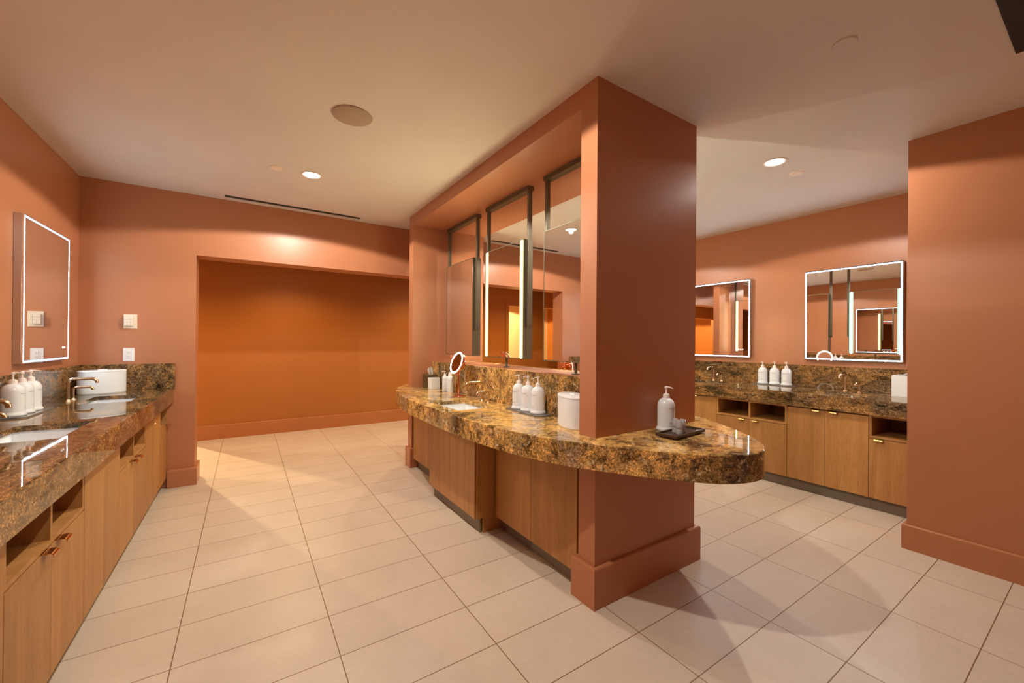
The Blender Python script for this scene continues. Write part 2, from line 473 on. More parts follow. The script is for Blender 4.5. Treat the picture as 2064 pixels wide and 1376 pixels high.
# hall behind the wide opening
HY = 6.97
hb = MB()
hb.box(-0.72, HY, 0, 7.0, HY+0.12, HALL_CEIL); hb.box(-3.5, HY, 0, -2.05, HY+0.12, HALL_CEIL); hb.box(-2.05, HY, 2.13, -0.72, HY+0.12, HALL_CEIL)
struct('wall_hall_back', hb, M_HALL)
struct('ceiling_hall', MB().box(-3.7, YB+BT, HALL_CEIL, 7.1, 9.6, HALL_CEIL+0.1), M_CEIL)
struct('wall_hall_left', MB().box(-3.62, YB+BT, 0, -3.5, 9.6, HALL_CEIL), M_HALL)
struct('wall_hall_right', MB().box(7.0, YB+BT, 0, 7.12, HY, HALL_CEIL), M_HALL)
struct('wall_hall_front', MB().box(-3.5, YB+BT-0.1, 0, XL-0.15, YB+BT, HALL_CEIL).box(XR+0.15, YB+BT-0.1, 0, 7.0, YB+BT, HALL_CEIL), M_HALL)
struct('wall_far_room', MB().box(-3.5, 9.2, 0, 1.0, 9.32, HALL_CEIL).box(0.9, HY+0.12, 0, 1.02, 9.2, HALL_CEIL), M_BEIGE)
# frame of the doorway in the hall
fr = MB(); fr.box(-2.13, HY-0.015, 0, -2.05, HY, 2.13); fr.box(-0.72, HY-0.015, 0, -0.64, HY, 2.13); fr.box(-2.13, HY-0.015, 2.13, -0.64, HY, 2.21)
struct('trim_1', fr, M_HALL)

def baseboard(name, x0, y0, x1, y1, h=0.2, m=M_BASE):
    """axis-aligned board (plan rectangle) with a rounded top edge"""
    mb = MB().box(x0, y0, 0, x1, y1, h)
    es = [e for e in mb.bm.edges if all(v.co.z > h-1e-4 for v in e.verts)]
    bmesh.ops.bevel(mb.bm, geom=es, offset=0.010, segments=3, profile=0.5, affect='EDGES')
    return struct(name, mb, m)
T = 0.022
baseboard('baseboard_back', -0.60, YB-T-0.02, OX0+T, YB+BT+T, 0.165)
baseboard('baseboard_back_right', OX1-T, YB-T-0.02, 4.43, YB+BT+T, 0.165)
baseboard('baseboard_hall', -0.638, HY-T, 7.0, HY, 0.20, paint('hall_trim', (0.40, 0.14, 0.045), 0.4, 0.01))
baseboard('baseboard_right', 3.762-T, -3.0, 4.40, 0.822+T, 0.165)
baseboard('baseboard_rear', XL, -3.0, 3.74, -3.0+T, 0.165)

# central wall: two piers, beam, low core with sill
PX0, PX1, PY0, PY1 = 1.521, 2.400, 1.518, 4.42
NY, FY = 1.640, 4.302                      # inner faces of the piers
CX0, CX1 = 1.775, 2.146                    # core below the sill (stone faces 2 cm proud of it)
SOFF, SILL = 2.652, 1.155
ZI, ZIB = 0.880, 0.752                     # island stone top and apron bottom
struct('wall_center_near_pier', MB().box(PX0, PY0, 0, PX1, NY, CEIL), M_WALL)
struct('wall_center_far_pier', MB().box(PX0, FY, 0, PX1, PY1, CEIL), M_WALL)
struct('wall_center_beam', MB().box(PX0, NY, SOFF, PX1, FY, CEIL), M_WALL)
struct('wall_center_core', MB().box(CX0, NY, 0, CX1, FY, SILL), M_WALL)
baseboard('baseboard_near_pier', PX0-T, PY0-T, PX1+T+0.014, NY+T+0.012, 0.212)
baseboard('baseboard_far_pier', PX0-T, FY-0.02, PX1+T, PY1+T, 0.212)

# ================================================================ STONE TOPS
half = [(0.0, 0.925), (0.045, 0.929), (0.10, 0.944), (0.17, 0.978), (0.23, 1.025), (0.33, 1.133), (0.425, 1.262), (0.475, 1.345), (0.515, 1.405),
        (0.575, 1.505), (0.62, 1.60), (0.672, 1.74), (0.715, 1.90), (0.752, 2.12), (0.778, 2.38), (0.789, 2.66), (0.790, 2.94)]
half = catmull(half, 3)
XC, YC = 1.962, 2.935
hp = half[:-1] + [(h, 2*YC-y) for h, y in half[::-1]]
outl = [(XC+h, y) for h, y in hp] + [(XC-h, y) for h, y in hp[::-1][1:-1]]
g = 0.001
ihole = [(PX0-g, PY0-g), (PX1+g, PY0-g), (PX1+g, NY+g), (CX1+0.021, NY+g), (CX1+0.021, FY-g), (PX1+g, FY-g), (PX1+g, PY1+g),
         (PX0-g, PY1+g), (PX0-g, FY-g), (CX0-0.021, FY-g), (CX0-0.021, NY+g), (PX0-g, NY+g)]
SK = (1.285, 2.66, 1.570, 3.135)
sk_l = rrect(*SK, 0.02)
sk_r = rrect(2*XC-SK[2], SK[1], 2*XC-SK[0], SK[3], 0.02)
isl = slab(outl, [ihole, sk_l, sk_r], ZI, ZIB).build('countertop', M_GRAN, smooth=30)
tag(isl, 'curved gold and brown granite top wrapping the central wall with rounded end', 'countertop')
for s_, x0, side in ((1, CX0-0.020, 'left'), (-1, CX1, 'right')):
    o = MB().box(x0+0.0004*s_*-1, NY+g, ZI+.0003, x0+0.020-0.0004*s_, FY-g, SILL+0.004, 0.0015, 1).build('backsplash', M_GRAN)
    tag(o, 'gold granite backsplash below the hanging mirrors, %s side of the central wall' % side, 'backsplash', None)

ZS, ZSB = 0.925, 0.797
LY0 = 1.20
L_SINKS = [2.893, 4.225]; R_SINKS = [1.490, 2.815, 4.14]
lh = [rrect(-0.985, y-0.235, -0.705, y+0.235, 0.02) for y in L_SINKS]
tl = slab([(XL+0.001, LY0), (-0.563, LY0), (-0.563, YB-0.001), (XL+0.001, YB-0.001)], lh, ZS, ZSB).build('countertop', M_GRAN_SIDE)
tag(tl, 'long brown granite vanity top along the left wall', 'countertop')
rh = [rrect(4.475, y-0.235, 4.755, y+0.235, 0.02) for y in R_SINKS]
tr = slab([(4.325, 0.823), (XR-0.001, 0.823), (XR-0.001, YB-0.001), (4.325, YB-0.001)], rh, ZS, ZSB).build('countertop', M_GRAN_SIDE)
tag(tr, 'long dark granite vanity top along the right wall', 'countertop')
SP = 1.157
o = MB().box(XL+0.0005, LY0, ZS+.0003, XL+0.021, YB-0.021, SP, 0.0015, 1).build('backsplash', M_GRAN_SIDE)
tag(o, 'brown granite backsplash running along the left wall', 'backsplash')
o = MB().box(XL+0.0005, YB-0.0205, ZS+.0003, -0.553, YB-0.0005, SP, 0.0015, 1).build('backsplash', M_GRAN_SIDE)
tag(o, 'short brown granite backsplash on the back wall below the outlet', 'backsplash')
o = MB().box(XR-0.021, 0.823, ZS+.0003, XR-0.0005, YB-0.001, SP, 0.0015, 1).build('backsplash', M_GRAN_SIDE)
tag(o, 'dark granite backsplash along the right wall below the lit mirrors', 'backsplash')

# ================================================================ SINKS
def make_basin():
    mb = MB(); bm = mb.bm
    x, y = 0.150, 0.245
    zs = [(1.0, 0.0, 0.025), (1.0, -0.02, 0.025), (0.97, -0.055, 0.03), (0.90, -0.076, 0.05)]
    rings = []
    for k, z, r in zs: rings.append([bm.verts.new((px, py, z)) for px, py in rrect(-x*k, -y*k, x*k, y*k, r)])
    outer = []
    for k, z, r in zs[::-1]:
        outer.append([bm.verts.new((px, py, z-0.009 if z < 0 else 0)) for px, py in rrect(-x*k-0.012, -y*k-0.012, x*k+0.012, y*k+0.012, r+0.01)])
    n = len(rings[0])
    bm.faces.new(rings[-1])
    for A, B in list(zip(rings, rings[1:]))+list(zip(outer, outer[1:])):
        for i in range(n): bm.faces.new((A[i], A[(i+1)%n], B[(i+1)%n], B[i]))
    for i in range(n): bm.faces.new((rings[0][i], rings[0][(i+1)%n], outer[-1][(i+1)%n], outer[-1][i]))
    bm.faces.new(outer[0])
    return mb
sink0 = thing('sink', '', 'sink')
make_basin().build('basin', M_BASIN, sink0, smooth=40, loc=(0,0,0))
MB().lathe([(0, 0.002), (0.018, 0.002), (0.022, 0), (0.022, -0.01), (0, -0.01)], (0, 0, -0.074), 20).build('drain', M_BRONZE, sink0, smooth=40, loc=(0,0,0))
def sink(x, y, z, label, first=False):
    o = sink0 if first else copy_tree(sink0)
    place(o, (x, y, z-0.031), 0, label, 'undermount sinks')
sink((SK[0]+SK[2])/2, (SK[1]+SK[3])/2, ZI, 'white rectangular undermount sink in the curved granite top beside the copper mirror', True)
sink(2*XC-(SK[0]+SK[2])/2, (SK[1]+SK[3])/2, ZI, 'white undermount sink on the far side of the curved granite top')
sink(-0.845, L_SINKS[0], ZS, 'white undermount sink nearest the camera in the left vanity top')
sink(-0.845, L_SINKS[1], ZS, 'white undermount sink in the left vanity top near the back wall')
for y, t_ in zip(R_SINKS, ('nearest the right wall corner', 'behind the brown pillar edge', 'at the far end')):
    sink(4.615, y, ZS, 'white undermount sink in the right vanity top, '+t_)

# ================================================================ FAUCETS
def gooseneck(h, reach, r, drop):
    """post rising from the origin, spout along +X"""
    b = 0.028 if h > 0.12 else 0.02
    p = [(0, 0, 0), (0, 0, h-b-r)]
    p += [(b-b*math.cos(a), 0, h-b-r+b*math.sin(a)) for a in [PI/2*i/6 for i in range(1, 7)]]
    p += [(reach-b, 0, h-r)]
    p += [(reach-b+b*math.sin(a), 0, h-r-b+b*math.cos(a)) for a in [PI/2*i/6 for i in range(1, 7)]]
    p += [(reach, 0, h-r-b-drop)]
    return MB().tube(p, r, 16)
fau0 = thing('faucet', '', 'faucet')
gooseneck(0.172, 0.150, 0.0105, 0.004).build('spout', M_BRONZE, fau0, smooth=50, loc=(0,0,0))
MB().lathe([(0, 0.016), (0.0125, 0.016), (0.014, 0.012), (0.021, 0.004), (0.022, 0), (0, 0)], n=24).build('base_flange', M_BRONZE, fau0, smooth=40, loc=(0,0,0))
dis0 = thing('soap_spout', '', 'soap spout')
gooseneck(0.100, 0.105, 0.0085, 0.002).build('spout', M_BRONZE, dis0, smooth=50, loc=(0,0,0))
MB().lathe([(0, 0.014), (0.0105, 0.014), (0.012, 0.010), (0.019, 0.004), (0.020, 0), (0, 0)], n=24).build('base_flange', M_BRONZE, dis0, smooth=40, loc=(0,0,0))
def faucet_pair(x1, y1, x2, y2, z, rz, where, first=False):
    a = fau0 if first else copy_tree(fau0); b = dis0 if first else copy_tree(dis0)
    place(a, (x1, y1, z), rz, 'tall square-necked bronze faucet '+where, 'bronze faucets')
    place(b, (x2, y2, z), rz, 'short bronze spout '+where, 'short bronze spouts')
faucet_pair(1.662, 2.985, 1.668, 2.885, ZI, PI, 'behind the sink of the curved granite top', True)
faucet_pair(2*XC-1.662, 2.985, 2*XC-1.668, 2.885, ZI, 0, 'on the far side of the curved granite top')
faucet_pair(-1.070, 4.185, -1.072, 4.300, ZS, 0, 'in front of the white canister on the left vanity')
faucet_pair(-1.070, 2.855, -1.072, 2.960, ZS, 0, 'at the photo\'s left edge on the left vanity')
faucet_pair(4.885, 1.510, 4.880, 1.400, ZS, PI, 'below the large lit mirror on the right vanity')
faucet_pair(4.885, 2.835, 4.880, 2.735, ZS, PI, 'next to the central pillar edge on the right vanity')
faucet_pair(4.885, 4.160, 4.880, 4.060, ZS, PI, 'at the far end of the right vanity')

# ================================================================ PUMP BOTTLES
bot0 = thing('pump_bottle', '', 'bottle')
MB().lathe([(0, 0.0), (0.051, 0.0), (0.0545, 0.003), (0.0548, 0.010), (0.0525, 0.016), (0.0485, 0.021), (0.0475, 0.027), (0.0478, 0.130), (0.0468, 0.145),
            (0.0435, 0.159), (0.037, 0.171), (0.028, 0.179), (0.0205, 0.183), (0, 0.183)], n=40).build('body', M_BOTTLE, bot0, smooth=50, loc=(0,0,0))
MB().lathe([(0, 0.181), (0.0182, 0.181), (0.0178, 0.202), (0.0168, 0.205), (0.012, 0.2055), (0.0115, 0.209), (0.0060, 0.2105), (0.0048, 0.214), (0.0043, 0.240), (0, 0.240)], n=24).build('collar', M_PUMP, bot0, smooth=35, loc=(0,0,0))
ph = MB().lathe([(0, 0.236), (0.0062, 0.236), (0.0095, 0.240), (0.0100, 0.2445), (0.0085, 0.2495), (0, 0.2505)], n=20)
ph.tube([(0, 0, 0.2465), (0, -0.015, 0.2465), (0, -0.034, 0.2440), (0, -0.044, 0.2410)], [0.0050, 0.0042, 0.0032, 0.0026], 12)
ph.build('pump_head', M_PUMP, bot0, smooth=45, loc=(0,0,0))
def bottle(x, y, z, rz, word, label, group, first=False, s=1.0):
    o = bot0 if first else copy_tree(bot0)
    place(o, (x, y, z), rz, label, group); o.scale = (s, s, s)
    return o
def lettering(o, lines, r=0.0478):
    for txt, size, z in lines:
        mb = text_mesh(txt, size, r)
        me = mb.build('lettering', M_INK, o, loc=(0, 0, z))
GB = 'white pump bottles in threes'
trio = [(1.690, (2.475, 2.357, 2.238), ZI, -PI/2, 'on the curved granite top', ('SHAMPOO', 'BODY', 'FACIAL'), ('farthest of three', 'middle of three', 'nearest of three')),
        (-1.113, (3.500, 3.612, 3.728), ZS, PI/2, 'on the left vanity', ('ROSE', 'FACIAL', 'BODY'), ('nearest of three', 'middle of three', 'farthest of three')),
        (4.930, (2.286, 2.162, 2.043), ZS, -PI/2, 'on the right vanity', ('SHAMPOO', 'CONDITIONER', 'BODY WASH'), ('leftmost of three', 'middle of three', 'rightmost of three'))]
bottles = []
first = True
for x, ys, z, rz, where, words, pos in trio:
    for y, w_, p in zip(ys, words, pos):
        bottles.append((bottle(x, y, z+0.008, rz, w_, 'white pump bottle with black lettering, %s %s' % (p, where), GB, first), w_)); first = False
pb = bottle(2.015, 1.452, ZI+0.001, 0, '', 'single white pump bottle against the dark face of the pillar', GB)
pb['group'] = GB
bottles.append((pb, 'MOUTHWASH'))
for o, w_ in bottles:
    lettering(o, [('Canyon Ranch', 0.0105, 0.128), ('LAS VEGAS', 0.0045, 0.117), (w_, 0.0075, 0.048)])
def flat_tray(x, y, z, lx, ly, label):
    o = MB().prism(rrect(-lx/2, -ly/2, lx/2, ly/2, 0.035), 0, 0.008).build('tray', M_TRAY, loc=(x, y, z))
    return tag(o, label, 'tray', 'smoked trays under the bottles')
flat_tray(1.680, 2.355, ZI, 0.125, 0.43, 'smoked flat tray under the three bottles on the curved granite top')
flat_tray(-1.103, 3.620, ZS, 0.135, 0.42, 'smoked flat tray under the three bottles on the left vanity')
flat_tray(4.920, 2.162, ZS, 0.135, 0.42, 'dark flat tray under the three bottles on the right vanity')

# small bottles by the tissue boxes
def small_bottle(x, y, pump, label, rz=0):
    t = thing('small_bottle', label, 'bottle', (x, y, ZI), rz, 'slim toiletry bottles')
    MB().lathe([(0, 0), (0.0235, 0), (0.025, 0.003), (0.025, 0.135), (0.023, 0.148), (0.014, 0.158), (0.011, 0.160), (0, 0.160)], n=28).build('body', M_BOTTLE, t, smooth=50, loc=(0,0,0))
    if pump:
        c = MB().lathe([(0, 0.158), (0.011, 0.158), (0.011, 0.176), (0.004, 0.178), (0.004, 0.196), (0.007, 0.198), (0.007, 0.204), (0, 0.205)], n=20)
        c.tube([(0, 0, 0.201), (0, -0.02, 0.2015), (0, -0.032, 0.198)], [0.004, 0.004, 0.003], 10)
        c.build('pump_head', M_PUMP, t, smooth=40, loc=(0,0,0))
    else:
        MB().lathe([(0, 0.158), (0.010, 0.158), (0.010, 0.180), (0.0085, 0.183), (0.0085, 0.196), (0, 0.197)], n=20).build('cap', M_PUMP, t, smooth=40, loc=(0,0,0))
    for zz, hh in ((0.120, 0.0012), (0.028, 0.0012)):
        MB().lathe([(0.0252, 0), (0.0252, hh)], (0, 0, zz), 28).build('label_line', M_GROOVE, t, loc=(0,0,0))
small_bottle(1.668, 3.760, True, 'slim white pump bottle, leftmost of the three beside the white box', -PI/2)
small_bottle(1.700, 3.722, False, 'slim white capped bottle, middle of the three beside the white box')
small_bottle(1.690, 3.664, False, 'slim white capped bottle, rightmost of three, before the granite backsplash')

# tissue box and white cube
t = thing('tissue_box', 'dark bronze tissue box with a tissue sticking out', 'tissue box', (1.700, 4.205, ZI))
MB().box(-0.066, -0.068, 0, 0.050, 0.068, 0.138, 0.004).build('box', M_OLIVE, t, loc=(0,0,0))
tb = MB(); bm = tb.bm
rows = []
for i in range(7):
    z = 0.132 + 0.095*i/6
    w = [0.012, 0.022, 0.030, 0.034, 0.032, 0.022, 0.006][i]
    rows.append([bm.verts.new((w*(j/5-1)+0.003*math.sin(j*1.3+i), 0.010*math.sin(j*1.1+i*0.7), z+0.006*math.sin(j*0.9))) for j in range(11)])
for A, B in zip(rows, rows[1:]):
    for j in range(10): bm.faces.new((A[j], A[j+1], B[j+1], B[j]))
bmesh.ops.solidify(bm, geom=bm.faces[:], thickness=0.0012)
tb.build('tissue', M_TISSUE, t, smooth=60, loc=(-0.008,-0.01,0))
o = MB().box(-0.048, -0.048, 0, 0.048, 0.048, 0.118, 0.002).build('jar_box', M_WHITE, loc=(1.667, 4.035, ZI))
tag(o, 'small plain white cube box between the tissue box and slim bottles', 'box')

# ================================================================ MAKEUP MIRROR
def makeup(x, y, label, nx, s, glow=True):
    t = thing('makeup_mirror', label, 'mirror', (x, y, ZI), 0, 'round copper makeup mirrors')
    MB().lathe([(0, 0.012), (0.05, 0.010), (0.060, 0.005), (0.062, 0), (0, 0)], n=40).build('base', M_COPPER, t, smooth=40, loc=(0,0,0))
    MB().lathe([(0, 0.01), (0.009, 0.01), (0.009, 0.185), (0.012, 0.187), (0.012, 0.195), (0.008, 0.2), (0.008, 0.23), (0, 0.23)], n=20).build('pole', M_COPPER, t, smooth=40, loc=(0,0,0))
    n = Vector(nx).normalized()
    rot = n.to_track_quat('Z', 'Y').to_matrix().to_4x4()
    cen = Vector((0, 0, 0.297))+n*0.02
    Mx = Matrix.Translation(cen) @ rot
    h = MB().lathe([(0.104, 0.010), (0.108, 0.006), (0.108, -0.010), (0.100, -0.018), (0.060, -0.020), (0.058, -0.05), (0.050, -0.058), (0, -0.058)], n=48).xform(Mx).build('head', M_COPPER, t, smooth=40, loc=(0,0,0))
    MB().lathe([(0.086, 0.009), (0.088, 0.0115), (0.103, 0.0115), (0.104, 0.010), (0.104, 0.006), (0.086, 0.006)], n=48).xform(Mx).build('light_ring', M_RING, t, smooth=40, loc=(0,0,0))
    MB().lathe([(0, 0.0095), (0.0865, 0.0095), (0.0865, 0.006), (0, 0.006)], n=48).xform(Mx).build('glass', M_MIRROR, t, loc=(0,0,0))
    MB().tube([Vector((0, 0, 0.215)), Vector((0, 0, 0.25))-n*0.035*0, cen-n*0.022], 0.006, 10).build('neck', M_COPPER, t, smooth=40, loc=(0,0,0))
makeup(1.640, 3.380, 'round lit copper makeup mirror on a stand beside the sink', (-0.942, -0.04, 0.325), 1)
makeup(2.275, 2.65, 'round lit copper makeup mirror on the far side of the curved granite top', (0.90, -0.25, 0.10), -1)

# ================================================================ CANISTERS
def canister(x, y, z, rz, label, m=M_WHITE, h=0.188, mark=True, la=0.152):
    t = thing('towel_canister', label, 'canister', (x, y, z), rz, 'oval canisters')
    def oval(a, b, n=48):
        out = []
        for i in range(n):
            th = 2*PI*i/n; c, s_ = math.cos(th), math.sin(th)
            out.append((a*math.copysign(abs(c)**0.85, c), b*math.copysign(abs(s_)**0.95, s_)))
        return out
    def loft(rows, name, mat_, cap=True):
        mb = MB(); bm = mb.bm; R = [[bm.verts.new((px, py, zz)) for px, py in oval(a, b)] for a, b, zz in rows]
        for A, B in zip(R, R[1:]):
            for i in range(len(A)): bm.faces.new((A[i], A[(i+1)%len(A)], B[(i+1)%len(A)], B[i]))
        bm.faces.new(R[0]); bm.faces.new(R[-1])
        return mb.build(name, mat_, t, smooth=40, loc=(0,0,0))
    loft([(la-.004, 0.074, 0), (la-.002, 0.076, 0.003), (la-.002, 0.076, 0.007), (la, 0.078, 0.008), (la, 0.078, h-0.016)], 'body', m)
    loft([(la+.001, 0.079, h-0.015), (la+.002, 0.080, h-0.008), (la-.002, 0.077, h-0.002), (la-.01, 0.070, h)], 'lid', m)
    MB().prism(rrect(-0.03, -0.012, 0.03, 0.012, 0.011), h-0.001, h+0.006).build('lid_tab', m, t, smooth=40, loc=(0,0,0))
    if mark:
        MB().box(la-0.001, 0.010, 0.125, la+0.003, 0.019, 0.143, 0.001).build('latch', M_GREEN, t, loc=(0,0,0))
        MB().box(la-0.003, 0.0140, 0.012, la+0.0009, 0.0152, h-0.018).build('seam', M_GROOVE, t, loc=(0,0,0))
canister(1.630, 1.812, ZI, math.radians(-108), 'white oval towel canister standing beside the pillar on the curved top', h=0.19, la=0.138)
canister(-1.005, 4.720, ZS, math.radians(30), 'white oval towel canister in the left vanity\'s back corner', h=0.195, mark=False)

# ================================================================ CUPS AND THEIR TRAY
t = thing('cup_tray', 'dark wooden rectangular tray holding small plastic cups', 'tray', (1.988, 1.338, ZI), math.radians(6))
mb = MB(); mb.box(-0.155, -0.060, 0.006, 0.155, 0.060, 0.011)
for a in ((-0.155, -0.060, 0.155, -0.052), (-0.155, 0.052, 0.155, 0.060), (-0.155, -0.052, -0.147, 0.052), (0.147, -0.052, 0.155, 0.052)):
    mb.box(a[0], a[1], 0.006, a[2], a[3], 0.022)
mb.build('rim', M_DARKWOOD, t, loc=(0,0,0))
MB().box(-0.14, -0.045, 0, 0.14, 0.045, 0.006).build('foot', M_DARKWOOD, t, loc=(0,0,0))
def cup_stack(x, y, label, first=[None]):
    for k in range(2):
        zz = ZI+0.0113+0.032*k
        if first[0] is None:
            o = MB().lathe([(0.0175, 0.0), (0.0185, 0.001), (0.0185, 0.003), (0.0145, 0.040), (0.0135, 0.041), (0, 0.041), (0, 0.0402), (0.0133, 0.0402), (0.0138, 0.0395), (0.0172, 0.002), (0.0172, 0.0)], n=28).build('plastic_cup', M_CUP, smooth=40, loc=(x, y, zz))
            first[0] = o
        else:
            o = first[0].copy(); COL.objects.link(o); o.location = (x, y, zz)
        tag(o, 'small clear upside-down cup, %s of the %s stack on the tray' % (('bottom', 'top')[k], label), 'cup', 'small plastic cups')
cup_stack(1.945, 1.318, 'left')
cup_stack(1.990, 1.330, 'right')
cup_stack(1.968, 1.358, 'rear')

# white paper box at the right vanity
t = thing('paper_towel_box', 'square white box with folded paper towels on the right vanity', 'towel box', (4.875, 1.010, ZS), 0)
MB().box(-0.085, -0.14, 0, 0.085, 0.14, 0.185, 0.002).build('box', M_WHITE, t, loc=(0,0,0))
mb = MB(); bm = mb.bm; rows = []
for i in range(13):
    y = 0.132 - 0.264*i/12
    z = 0.186 + 0.05*math.exp(-((y-0.0)/0.05)**2)
    rows.append([bm.verts.new((-0.072+0.144*j/6, y, z+0.004*math.sin(j*1.4+i*0.6))) for j in range(7)])
for A, B in zip(rows, rows[1:]):
    for j in range(6): bm.faces.new((A[j], A[j+1], B[j+1], B[j]))
bmesh.ops.solidify(bm, geom=bm.faces[:], thickness=0.003)
mb.build('paper_towel', M_TISSUE, t, smooth=60, loc=(0,0,0))

# ================================================================ CABINETS
def pull(parent, xf, s, yc, ztop, m=M_BRASS):
    mb = MB(); bm = mb.bm
    prof = [(-0.020, 0.002), (0.022, 0.002), (0.028, -0.001), (0.031, -0.007), (0.031, -0.014), (0.029, -0.014), (0.029, -0.007), (0.026, -0.002), (0.021, 0.0003), (-0.020, 0.0003)]
    A = [bm.verts.new((xf+s*a, yc-0.028, ztop+z)) for a, z in prof]; B = [bm.verts.new((xf+s*a, yc+0.028, ztop+z)) for a, z in prof]
    n = len(prof)
    for i in range(n): bm.faces.new((A[i], A[(i+1)%n], B[(i+1)%n], B[i]))
    bm.faces.new(A); bm.faces.new(B)
    return mb.build('handle', m, parent, smooth=40)

def cabinet(xf, s, y0, y1, kind, label, ztop, depth=0.52, handles=True, ndoor=2, group=None, lock=False, toe=0.055, m_pull=M_BRASS, hz=None):
    """front plane XF facing s*X; kind 'doors' or 'cubby'; the door leaves stand on the front of a hollow carcass"""
    zb = 0.105; e = 0.0015
    t = thing('vanity_cabinet', label, 'cabinet', (xf-s*depth/2, (y0+y1)/2, 0), 0, group)
    xi = xf-s*0.020; xk = xf-s*depth
    y0 += e/2; y1 -= e/2
    c = MB(); p = 0.018
    ft = xi
    c.box(ft, y0, zb, xk, y0+p, ztop); c.box(ft, y1-p, zb, xk, y1, ztop); c.box(ft, y0+p, zb, xk, y1-p, zb+p)
    c.box(ft, y0+p, ztop-p, ft-s*0.06, y1-p, ztop) if kind == 'doors' else c.box(ft, y0+p, ztop-p, xk, y1-p, ztop)
    c.box(xk, y0+p, zb+p, xk+s*0.008, y1-p, ztop-p)
    zd = ztop-0.012
    w = (y1-y0)/ndoor
    if kind == 'cubby':
        zd = 0.600
        xo = xf - s*0.002
        c.box(xo, y0+p, zd+0.004, xk, y1-p, zd+0.022)
        c.box(xo, y0, zd+0.004, ft, y0+p, ztop); c.box(xo, y1-p, zd+0.004, ft, y1, ztop); c.box(xo, y0+p, ztop-p, ft, y1-p, ztop)
        for i in range(1, ndoor): c.box(xo, y0+w*i-p/2, zd+0.022, xk, y0+w*i+p/2, ztop-p)
    c.build('carcass', M_WOOD, t)
    for i in range(ndoor):
        a, b = y0+w*i+0.0012, y0+w*(i+1)-0.0012
        d = MB().box(xf, a, zb, xi+s*0.0005, b, zd-0.001, 0.001, 1).build('door', M_WOOD, t)
        if handles:
            yc = b-0.065 if (i == 0 and ndoor == 2) else (a+0.065 if ndoor == 2 else b-0.065)
            pull(d, xf, s, yc, (zd-0.001) if hz is None else hz, m_pull)
        if lock and i == 1:
            MB().lathe([(0, 0.004), (0.008, 0.003), (0.009, 0), (0, 0)], n=16).xform(Matrix.Translation((xf, a+0.06, 0.70)) @ Matrix.Rotation(s*PI/2, 4, 'Y')).build('lock', M_BRASS, d, smooth=40)
    MB().box(xf-s*toe, y0, 0.0, xf-s*(toe+0.015), y1, zb).build('toe_kick', M_TOE, t)
    return t
XFL = -0.606
lay_l = [(1.257, 1.863, 'doors', 'oak cabinet with two tall doors, nearest end of the left vanity'),
         (1.863, 2.590, 'cubby', 'oak cabinet with two dark cubbies, nearest the camera on the left'),
         (2.590, 3.199, 'doors', 'oak cabinet with two tall doors between the two open-cubby cabinets on the left'),
         (3.199, 3.921, 'cubby', 'oak cabinet with two cubbies in the middle of the left vanity'),
         (3.921, 4.530, 'doors', 'oak cabinet with two tall doors and small brass lock on the left')]
M_PULL_DIM = mat('brass_pull_dim', (0.62, 0.30, 0.12), 0.22, 1.0)  # same brass as the right-hand pulls, darker reflections put into its colour
for y0, y1, k, lab in lay_l:
    cabinet(XFL, 1, y0, y1, k, lab, ZSB-0.001, group='left vanity cabinets', m_pull=M_PULL_DIM, lock=(y0 > 3.9), handles=(k == 'cubby'))
cabinet(XFL, 1, 4.530, YB-0.001, 'cubby', 'narrow oak cabinet with one cubby against the back wall', ZSB-0.001, ndoor=1, group='left vanity cabinets', m_pull=M_PULL_DIM)
XFR = 4.360
lay_r = [(0.824, 1.188, 'cubby', 1, 'narrow oak cabinet with one cubby beside the right wall corner'),
         (1.188, 1.800, 'doors', 2, 'oak cabinet with two tall doors and gold pulls below the lit mirror'),
         (1.800, 2.500, 'cubby', 2, 'oak cabinet with two cubbies over two doors behind the rounded granite end'),
         (2.500, 3.120, 'doors', 2, 'oak cabinet with two tall doors partly hidden behind the pillar'),
         (3.120, 3.820, 'cubby', 2, 'oak cabinet with two cubbies behind the central wall'),
         (3.820, 4.440, 'doors', 2, 'oak cabinet with two doors at the far right end'),
         (4.440, 4.900, 'cubby', 1, 'narrow oak cabinet in the far right corner')]
for y0, y1, k, nd, lab in lay_r:
    cabinet(XFR, -1, y0, y1, k, lab, ZSB-0.001, ndoor=nd, group='right vanity cabinets')
# island cabinets, left face and right face
def island_cab(s):
    X = lambda v: v if s < 0 else 2*XC-v
    side = 'facing the left room' if s < 0 else 'on the far side'
    ZT = ZIB-0.001
    cabinet(X(1.532), s, 1.665, 2.530, 'doors', 'oak double-door cabinet nearest the pillar under the curved top, '+side, ZT, depth=0.235, handles=False, group='cabinets under the curved top')
    a = cabinet(X(1.378), s, 2.572, 3.425, 'doors', 'oak double-door cabinet that juts forward under the curved top sink, '+side, ZT, depth=0.385, handles=False, group='cabinets under the curved top', toe=0.045)
    # slab-side panel that reaches the floor
    c = MB().box(X(1.392), 2.5535, 0.105, X(1.765), 2.5715, ZT).box(X(1.443), 2.5535, 0.0, X(1.765), 2.5715, 0.105)
    c.build('side_panel', M_WOOD, a)
    cabinet(X(1.532), s, 3.430, FY-0.03, 'doors', 'oak double-door cabinet farthest from camera under the curved top, '+side, ZT, depth=0.235, handles=False, group='cabinets under the curved top')
island_cab(-1); island_cab(1)

